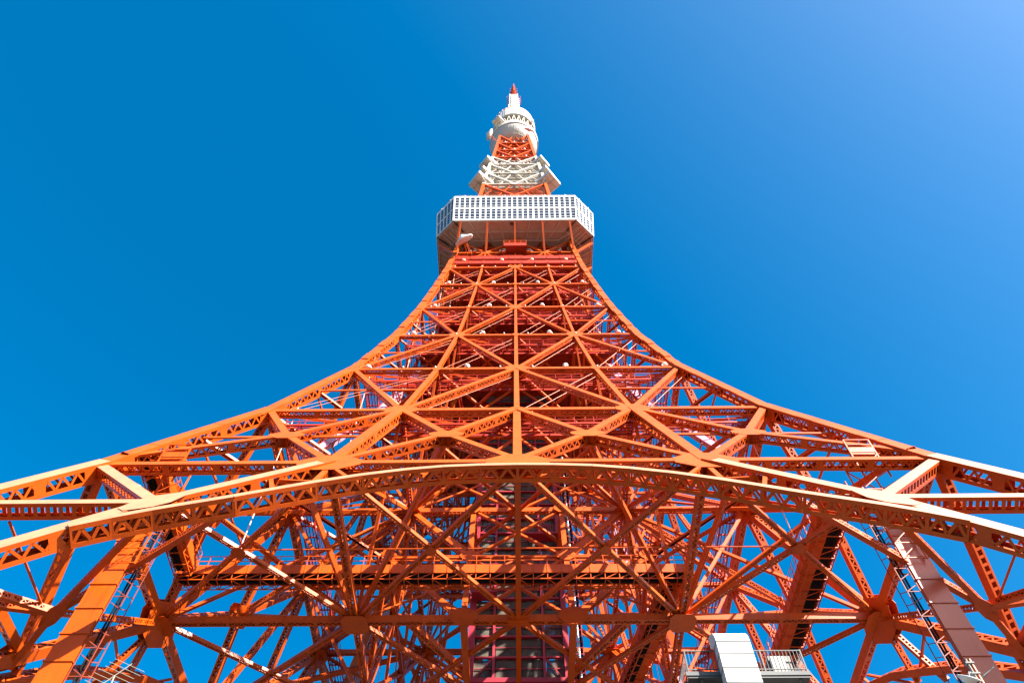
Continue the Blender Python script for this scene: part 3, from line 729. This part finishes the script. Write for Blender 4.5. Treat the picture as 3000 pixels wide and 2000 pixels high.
for z, x0, x1 in ((57.6, -4.9, -2.2), (66, 1.0, 4.6), (87, -4.4, 0)):                 # little service balconies on the shaft
    mb = MB(); mb.box((x0, -6.3, z), (x1, -4.95, z+.25)); mb.build('balcony_floor', M_CR, SH)
    mb = MB(); rail(mb, (x0, -6.3, z+.25), (x1, -6.3, z+.25), 1.1, .28, .025, 1); mb.build('balcony_rail', M_CR, SH)

# ------------------------------------------------------------------ walkways
def walkway(label, p0, p1, wd=1.5, tray=True, railside=(1, -1), flip=1):
    p0, p1 = V(p0), V(p1); a = (p1-p0).normalized(); s = a.cross(UP).normalized(); L = (p1-p0).length
    t = thing('walkway', label, 'walkway', p0, 'service walkways inside the lower frame')
    for g in (1, -1):
        mb = MB(); c = s*(g*wd/2); mb.bar(p0+c, p1+c, .07, .95, UP); k = int(L/1.25)
        mb.build('fascia', M_OR, t)
        mb = MB()
        for j in range(k+1): q = p0+a*(L*j/k)+c+s*(g*.06); mb.bar(q-UP*.48, q+UP*.48, .09, .05, s)
        mb.build('stiffener', M_OR, t, kind='stuff')
        if g in railside:
            mb = MB(); rail(mb, p0+c+UP*.38, p1+c+UP*.38, 1.15, 1.25, .028); mb.build('railing', M_OR, t)
    mb = MB(); mb.bar(p0-UP*.1, p1-UP*.1, wd-.1, .05, UP); mb.build('floor_plate', M_OR, t)
    if tray is not True:
        mb = MB(); c = -s*(tray*wd*.26); mb.bar(p0+c-UP*.5, p1+c-UP*.5, wd*.5, .06, UP); mb.build('soffit_plate', M_OR, t)
        mb = MB()
        for j in range(int(L/2.0)): q = p0+a*(j*2.0+1)+c-UP*.56; mb.bar(q+s*wd*.25, q-s*wd*.25, .08, .07, UP)
        mb.build('soffit_rib', M_OR, t, kind='stuff')
    if tray:
        for o in ((-.3, .0, .3) if tray is True else (.05*tray, .2*tray, .35*tray)):
            mb = MB(); mb.bar(p0+s*o*wd*.9-UP*.42, p1+s*o*wd*.9-UP*.42, .2*wd*.8, .16, UP); mb.build('cable_tray', M_BLK, t)
    mb = MB(); k = max(2, int(L/1.25)); zl = -1.05
    for g in (1, -1): mb.bar(p0+s*(g*wd*.42)+UP*zl, p1+s*(g*wd*.42)+UP*zl, .08, .08)
    for j in range(k+1):
        q = p0+a*(L*j/k)
        mb.bar(q+s*wd*.42+UP*zl, q-s*wd*.42+UP*zl, .07, .07)
        for g in (1, -1):
            mb.bar(q+s*(g*wd*.42)+UP*zl, q+s*(g*wd*.46)-UP*.4, .07, .07)
            if j < k: mb.bar(q+s*(g*wd*.42)+UP*zl, q+a*(L/k)+s*(g*wd*.46)-UP*.4, .06, .06)
        if j < k and j % 2 == 0: mb.bar(q+s*wd*.42+UP*zl, q+a*(L/k)-s*wd*.42+UP*zl, .06, .06)
    mb.build('under_truss', M_OR, t)
    return t
walkway('long orange walkway with cable trays crossing the middle in front of the lift shaft', (-30.2, -16.9, 50.2), (15.2, -16.7, 50.2))
walkway('short orange walkway on the left joining the long crossing walkway at its left end', (-29.3, -30.4, 50.2), (-29.3, -18.0, 50.2), 1.7, -1)
walkway('orange walkway on the right with dark cable trays beside the salmon duct', (26.5, -26.0, 50.2), (25.2, 2.0, 50.2), 2.4, 1)
walkway('orange walkway running back beside the lift shaft from the right end of the crossing walkway', (13.9, -15.6, 50.2), (10.3, 2.0, 50.2), 1.9, -1)
# little landing frames on top of the lowest face beam
for g, lab in ((-1, 'small steel landing frame standing on the lowest long beam at the left leg'), (1, 'small steel landing frame standing on the lowest long beam at the right leg')):
    t = thing('landing_frame', lab, 'platform', (g*27.2, -29.6, 47.8)); x = g*27.2; y = -30.0
    mb = MB(); mb.box((x-1.0, y-.9, 49.2), (x+1.0, y+.9, 49.4)); mb.box((x-1.0, y-.95, 49.4), (x+1.0, y-.9, 50.0)); mb.build('floor_plate', M_OR, t)
    mb = MB()
    for ax in (-1, 1):
        for ay in (-.9, .9): mb.bar((x+ax, y+ay, 46.5), (x+ax, y+ay, 51.0), .1, .1)
    for z in (50.4, 51.0): mb.bar((x-1, y-.9, z), (x+1, y-.9, z), .07, .07); mb.bar((x-1, y+.9, z), (x+1, y+.9, z), .07, .07)
    mb.bar((x-1, y-.9, 46.6), (x+1, y-.9, 49.2), .08, .08); mb.bar((x+1, y+.9, 46.6), (x-1, y+.9, 49.2), .08, .08)
    mb.build('post_frame', M_OR, t)
    # light lattice ladder tower hanging under it
    mb = MB()
    for ax in (-.8, .8):
        for ay in (-.8, .8): mb.bar((x+ax, y+ay+1.2, 39.5), (x+ax, y+ay+1.2, 46.8), .1, .1)
    for j in range(6):
        z = 39.6+j*1.4
        for ay in (-.8, .8): mb.bar((x-.8, y+ay+1.2, z), (x+.8, y+ay+1.2, z), .07, .07); mb.bar((x-.8, y+ay+1.2, z), (x+.8, y+ay+1.2, z+1.4), .06, .06)
        for ax in (-.8, .8): mb.bar((x+ax, y+.4, z), (x+ax, y+2.0, z+1.4), .06, .06)
    mb.build('ladder_frame', M_OR, t)

# ------------------------------------------------------------------ vertical clad ducts in the front legs
for g, lab in ((-1, 'bright orange clad duct rising steeply behind the left arch'), (1, 'pale salmon clad duct rising steeply behind the right arch')):
    t = thing('clad_duct', lab, 'duct', (g*27.3, -28.6, 0), 'clad ducts in the front legs'); x = g*(27.9 if g < 0 else 27.5); y = -29.3; cm = M_OR if g < 0 else M_CLAD
    zs = [0]+[8+2.0*j for j in range(19)]
    for a, b in zip(zs, zs[1:]):
        mb = MB(); mb.box((x-.86, y, a+.05), (x+.86, y+.3, b-.05)); mb.build('clad_panel', cm, t)
        mb = MB(); mb.box((x-.92, y-.07, b-.06), (x+.92, y+.33, b+.06)); mb.build('joint_rib', cm, t)
    mb = MB(); xi = x-g*1.9
    for yy in (y+.1, y+1.0): mb.bar((xi, yy, 20), (xi, yy, 45.5), .05, .05)
    mb.bar((x-g*1.0, y+.1, 20), (x-g*1.0, y+.1, 45.5), .05, .05)
    for j in range(26):
        z = 20+j; mb.bar((xi, y+.1, z), (x-g*1.15, y+.1, z+.5), .05, .05); mb.bar((xi, y+.1, z), (xi, y+1.0, z+.6), .05, .05)
        if j % 2: mb.bar((xi, y+.1, z), (x-g*1.1, y+.1, z), .05, .05)
    mb.build('side_ladder', M_DOR, t)
    for dx in (1.3, 1.5):
        mb = MB(); mb.tube((x-g*dx, y+.5, 20), (x-g*dx, y+.5, 45), .07, 6); mb.build('cable_run', M_BLK, t)

# pale riser ducts climbing inside the four legs
names = {(-1, -1): 'front left', (1, -1): 'front right', (-1, 1): 'back left', (1, 1): 'back right'}
for (gx, gy), nm in names.items():
    t = thing('riser_duct', 'pale mauve panelled riser duct climbing inside the %s leg of the tower' % nm, 'duct', (gx*20, gy*18, 64), 'riser ducts inside the legs')
    hs = [64+3.0*j for j in range(22)]
    for a, b in zip(hs, hs[1:]):
        pa = V((gx*(w_(a)-3.4), gy*(w_(a)-5.2), a)); pb = V((gx*(w_(b)-3.4), gy*(w_(b)-5.2), b))
        mb = MB(); mb.bar(pa, pa+(pb-pa)*.95, 1.0, .5, (0, gy, 0)); mb.build('duct_panel', M_PALE, t)
        mb = MB(); mb.bar(pa-V((.62, 0, 0)), pa+V((.62, 0, 0)), .12, .7); mb.bar(pa-V((.58, .3, 0)), pb-V((.58, .3, 0)), .09, .09); mb.bar(pa+V((.58, -.3, 0)), pb+V((.58, -.3, 0)), .09, .09); mb.build('duct_frame', M_CR, t)

# ------------------------------------------------------------------ lights
def lamp(p, label, group, facing=False):
    t = thing('globe_lamp', label, 'floodlight', p, group); p = V(p)
    mb = MB(); mb.box((p.x-.3, p.y-.22, p.z), (p.x+.3, p.y+.22, p.z+.14)); mb.bar(p+UP*.14, p+UP*.34, .12, .12); mb.build('lamp_base', M_OR, t)
    c = p+UP*.56; mb = MB(); R0 = .35
    if not facing:
        mb.lathe([(R0*sin(pi*j/8)+.001, -R0*cos(pi*j/8)*.85) for j in range(9)], 14, c); mb.build('lamp_globe', M_LAMP, t, True)
    else:
        ax = (V((0, -34, 0))-c).normalized(); mb.lathe([(.001, .1), (.2, .1), (.44, .12), (.46, .05), (.42, -.1), (.2, -.32), (.001, -.36)], 14, c, ax); mb.build('lamp_head', M_GAL, t, True)
        mb = MB(); mb.lathe([(.001, .2), (.12, .17), (.16, .11)], 10, c, ax); mb.build('lamp_lens', M_LAMP, t, True)
ORD = ['first', 'second', 'third', 'fourth', 'fifth', 'sixth', 'seventh', 'eighth', 'ninth', 'tenth']
pos = ['leftmost', 'second from left', 'third from left', 'rightmost']
lv = {9: ('second crossbeam below the deck', (-.86, -.285, .285, .86)), 8: ('third crossbeam below the deck', (-.86, -.28, .28, .87)),
      7: ('fourth crossbeam below the deck', (-.86, -.28, .28, .86)), 6: ('fifth crossbeam below the deck', (-.92, -.305, .305, .92))}
for i, (nm, us) in lv.items():
    h, w, q = LV[i]
    for u, pn in zip(us, pos):
        p = fp(0, u*w, h, 0.1)+UP*(0.36*sz(i)); lamp(p, 'white globe floodlight on the %s, %s' % (nm, pn), 'globe floodlights on the crossbeams')
for u, pn in zip((-9.3, -2.4, 3.0, 9.1), pos): lamp((u, -w_(128)-.3, 128.15), 'white globe floodlight on the lower red fascia gallery under the deck, %s' % pn, 'globe floodlights on the crossbeams')
for u, pn in zip((-8.4, -2.7, 2.9, 8.4), pos): lamp((u, -11.0, 134.0), 'white globe floodlight on the beam right under the deck, %s' % pn, 'globe floodlights on the crossbeams')
for u, pn in zip((-7.5, -2.2, 2.45, 8.1), pos): lamp((u, -12.2, 131.5), 'grey reflector floodlight facing down beneath the deck, %s' % pn, 'reflector floodlights under the deck', True)
for i in range(6, 11):
    h, w, q = LV[i]
    for j in range(10):
        u = -w*.9+j*w*1.8/9
        p = fp(0, u, h, 0.36*sz(i)+.05)+UP*(0.36*sz(i)); mb = MB(); mb.lathe([(.001, 0), (.1, .03), (.13, .12), (.1, .22), (.001, .25)], 8, p)
        o = mb.build('light_bulb', M_LAMP, None, True); tag(o, 'tiny white bulb, %s from left on the %s crossbeam below the deck' % (ORD[j], ['sixth', 'fifth', 'fourth', 'third', 'second'][i-6]), 'bulb', 'small bulbs along the crossbeams')
for i in (17, 18, 19, 20, 21):
    h, w, q = LV[i]
    for u, pn in ((-.55, 'left'), (0, 'middle'), (.55, 'right')):
        lamp(fp(0, u*w, h+.4, .1), 'white globe floodlight on the %s, %s of three' % ({17: 'lowest white crossbeam above the deck', 18: 'upper white crossbeam above the deck', 19: 'lowest red crossbeam under the pod', 20: 'middle red crossbeam under the pod', 21: 'top red crossbeam under the pod'}[i], pn), 'globe floodlights on the upper tower')

# ------------------------------------------------------------------ dishes and antenna platforms
def dish(c, ax, r, label, cone=True, arm=None):
    t = thing('dish_antenna', label, 'dish antenna', c); c = V(c); ax = V(ax).normalized()
    if cone:
        mb = MB(); mb.lathe([(.001, r*.62), (r*.1, r*.58), (r*.6, r*.22), (r*.95, .06), (r, -.08), (r*.95, -.16), (r*.5, -.4), (.001, -.5)], 32, c, ax); mb.build('radome_cone', M_LAMP, t, True)
    else:
        mb = MB(); mb.lathe([(.001, -.3*r), (r*.5, -.2*r), (r, .12*r), (r*1.03, .08*r), (r*.5, -.3*r), (.001, -.42*r)], 24, c, ax); mb.build('dish_shell', M_LAMP, t, True)
        mb = MB(); mb.tube(c-ax*.3*r, c+ax*.6*r, .05*r, 6); mb.tube(c+ax*.55*r, c+ax*.7*r, .14*r, 8); mb.build('feed_horn', M_LAMP, t)
    if arm is not None:
        mb = MB()
        for o in (V((-.4, 0, -.3)), V((.4, 0, -.3)), V((0, 0, .4))): mb.bar(c-ax*.4+o*.6, V(arm)+o, .12, .12)
        mb.build('mount_frame', M_OR, t)
dish((-9.4, -14.0, 133.2), (-.50, -.68, .54), 1.85, 'large white cone shaped dish antenna under the left front of the deck', True, (-8.4, -11.4, 132.4))
dish((-7.3, -6.6, 231), (-.9, -.3, .35), 1.9, 'white dish antenna on edge at the left below the pod', True, (-5.6, -5.0, 230))
dish((4.6, -7.2, 234), (.30, -.80, .42), 1.7, 'white cone shaped dish antenna at the right below the pod', True, (3.8, -5.0, 233))
dish((6.0, -5.2, 251.5), (.6, -.7, .2), 1.0, 'small white dish antenna tucked under the right of the upper ring', False, (4.5, -3.5, 251.5))
dish((20.5, -38.0, 24.1), (.3, -.5, .75), .5, 'small pale dish at the bottom right beside the steel aerial mast', False, (20.6, -37.6, 22.5))
def platform(c, ang, sx, sy, th, label, m=M_BEI):
    """box-shaped antenna platform on brackets, jutting out from a leg"""
    t = thing('antenna_platform', label, 'antenna', c, 'panel antenna boxes on the white section'); c = V(c)
    e = V((cos(ang), sin(ang), 0)); s = V((-sin(ang), cos(ang), 0))
    def Pp(a, b, z): return c+e*a+s*b+UP*z
    mb = MB(); mb.prism([Pp(0, -sy/2, 0), Pp(sx, -sy/2, 0), Pp(sx, sy/2, 0), Pp(0, sy/2, 0)], (0, 0, .12)); mb.build('floor_plate', m, t)
    for a0, b0, a1, b1 in ((0, -sy/2, sx, -sy/2), (sx, -sy/2, sx, sy/2), (sx, sy/2, 0, sy/2), (0, sy/2, 0, -sy/2)):
        mb = MB(); mb.bar(Pp(a0, b0, th/2), Pp(a1, b1, th/2), .1, th, UP); mb.build('side_panel', M_WH, t)
    mb = MB()
    for f in (.33, .67): mb.bar(Pp(sx*f, -sy/2, -.08), Pp(sx*f, sy/2, -.08), .12, .16)
    mb.bar(Pp(0, 0, -.08), Pp(sx, 0, -.08), .12, .16); mb.build('floor_beam', M_SOF, t)
    mb = MB()
    for b in (-sy/2, sy/2): mb.bar(Pp(sx*.9, b, -.1), Pp(-.4, b*.6, -3.2), .12, .12); mb.bar(Pp(0, b, 0), Pp(-1.5, b*.5, 0), .14, .14)
    mb.build('bracket', M_WH, t)
for g, sd in ((-1, 'left'), (1, 'right')):
    an = radians(180+40) if g < 0 else radians(-40)
    platform((g*6.6, -5.6, 184.6), an, 4.4, 4.2, 1.5, 'lowest beige antenna box platform on the %s of the white section' % sd)
    platform((g*6.2, -4.6, 193.5), an, 3.9, 3.8, 1.4, 'middle beige antenna box platform on the %s of the white section' % sd)
    platform((g*5.4, -4.2, 204.0), an, 3.8, 3.6, 1.6, 'topmost beige antenna box platform on the %s of the white section' % sd)
platform((-4.2, -4.6, 250.0), radians(228), 2.6, 3.0, .6, 'grey bracket platform at the left between pod rim and ring', M_BEI)

# ------------------------------------------------------------------ roof corner at the lower right
RB = thing('roof_annex', 'grey roof corner of the building with a railed balcony at the bottom right edge', 'building', (10.4, -34, 0))
mb = MB(); mb.box((7.9, -37.2, 0), (13.0, -30, 24.1)); mb.build('wall', M_WALL, RB)
mb = MB(); mb.box((7.7, -38.2, 24.12), (13.25, -37.25, 24.22)); mb.build('balcony_floor', M_DGR, RB)
mb = MB()
for y in (-38.2, -37.5): mb.bar((7.6, y, 24.32), (13.3, y, 24.32), .1, .2, UP)
mb.build('balcony_beam', M_GAL, RB)
mb = MB()
for x in (8.3, 10.9, 12.8): mb.bar((x, -38.1, 24.1), (x, -37.2, 23.2), .08, .1)
mb.build('balcony_bracket', M_DGR, RB)
mb = MB()
for z in (24.55, 25.55): mb.bar((7.75, -38.2, z), (13.2, -38.2, z), .045, .045)
for j in range(33):
    x = 7.75+5.45*j/32; mb.bar((x, -38.2, 24.4), (x, -38.2, 25.55), .022, .022)
for x in (7.75, 9.2, 11.3, 13.2): mb.bar((x, -38.2, 24.2), (x, -38.2, 25.6), .06, .06)
for x in (7.75, 13.2):
    for z in (24.55, 25.55): mb.bar((x, -38.2, z), (x, -36.0, z), .045, .045)
    for j in range(1, 12): y = -38.2+2.2*j/12; mb.bar((x, y, 24.4), (x, y, 25.55), .022, .022)
mb.build('balcony_rail', M_GAL, RB)
mb = MB(); mb.box((11.75, -38.12, 24.42), (12.35, -37.9, 25.3)); mb.build('cabinet', M_BEI, RB)
mb = MB(); mb.box((11.7, -37.88, 24.4), (12.75, -37.4, 25.5)); mb.build('hatch_frame', M_DGR, RB)
VD = thing('vent_duct', 'white sheet metal ventilation duct with a rounded top rising past the grey balcony', 'ventilation duct', (10.0, -38.3, 23))
def duct_ring(z0, z1, y0=-39.0, y1=-38.35):
    mb = MB(); mb.box((9.15, y0, z0), (10.72, y1, z1)); return mb
for a, b in ((20.0, 23.3), (23.33, 24.05), (24.08, 24.78), (24.81, 25.45)): duct_ring(a, b).build('duct_section', M_WH, VD)
mb = MB(); pts = []
yc, R1, R2, zc = -37.75, 1.25, .6, 25.48
prof = [(yc-R1*cos(t), zc+R1*.8*sin(t)) for t in [pi/2*.94*j/9 for j in range(10)]]
inn = [(yc-R2*cos(t), zc+R2*.8*sin(t)) for t in [pi/2*.94*j/9 for j in range(10)]]
poly = [V((9.15, y, z)) for y, z in prof]+[V((9.15, y, z)) for y, z in reversed(inn)]
for j in range(9):
    a, b, c, d = prof[j], prof[j+1], inn[j+1], inn[j]
    mb.prism([V((9.15, *a)), V((9.15, *b)), V((9.15, *c)), V((9.15, *d))], (1.57, 0, 0))
mb.build('duct_hood', M_WH, VD)
for z in (23.315, 24.065, 24.795, 25.465): mb = MB(); mb.box((9.13, -39.02, z-.018), (10.74, -38.33, z+.018)); mb.build('duct_flange', M_DGR, VD)

def yagi(label, base, boom0, boom1, el_dir, lens, m):
    t = thing('yagi_antenna', label, 'aerial', base, 'rooftop aerials'); boom0, boom1, d = V(boom0), V(boom1), V(el_dir).normalized()
    mb = MB(); mb.tube(V(base), (boom0+boom1)/2, .035, 8); mb.build('mast_pole', m, t)
    mb = MB(); mb.tube(boom0, boom1, .022, 6); mb.build('boom', m, t)
    for j, l in enumerate(lens):
        c = boom0+(boom1-boom0)*((j+.5)/len(lens)); mb = MB(); mb.tube(c-d*l/2, c+d*l/2, .011, 6); mb.build('element', m, t)
M_ALU = mat('pale_aluminium', (.26, .24, .20), .6, spec=0.2)
yagi('pale yagi aerial with long crossbars at the bottom left edge', (-18.7, -37.6, 20), (-18.25, -38, 25.2), (-19.35, -38, 23.9), (.93, .2, -.3), (1.6, 1.7, 1.55, 1.75, 1.6, 1.7, 1.5), M_ALU)
yagi('dark thin yagi aerial beside the steel mast at the bottom right', (21.3, -37.0, 20), (20.3, -37.6, 23.8), (22.4, -37.4, 25.2), (.62, -.2, .5), (1.4, 1.2, 1.1), M_DGR)
t = thing('aerial_mast', 'shiny steel double pole mast at the bottom right corner', 'mast', (20.9, -38, 0))
for x, m in ((20.72, M_GAL), (20.9, M_OR)):
    mb = MB(); mb.tube((x, -38.2, 0), (x, -38.2, 25.0), .07, 10); mb.build('pole', m, t)
mb = MB()
for z in (24.2, 24.75): mb.box((20.6, -38.3, z), (21.0, -38.1, z+.08))
mb.build('clamp', M_GAL, t)

# ------------------------------------------------------------------ ground and base building
mb = MB(); mb.box((-2500, -2500, -.5), (2500, 2500, 0)); g = mb.build('ground', M_GROUND); g['kind'] = 'structure'
BB = thing('base_building', 'wide low hall building between the legs at the foot of the tower', 'building', (0, 0, 0))
mb = MB(); mb.box((-26, -24, 0), (26, 24, 15)); mb.build('wall', M_WALL, BB)
mb = MB(); mb.box((-26.4, -24.4, 15.01), (26.4, 24.4, 15.5)); mb.build('roof', M_WALL, BB)
mb = MB(); mb.box((-5.2, -5.2, 15.52), (5.2, 5.2, 25)); mb.build('lift_lobby', M_WALL, BB)
for fl in range(4):
    for j in range(16):
        x = -24+j*3.2; mb = MB(); mb.box((x-1.2, -24.06, 1.2+fl*3.5), (x+1.2, -24.005, 3.4+fl*3.5)); mb.build('window', M_GLASS, BB)
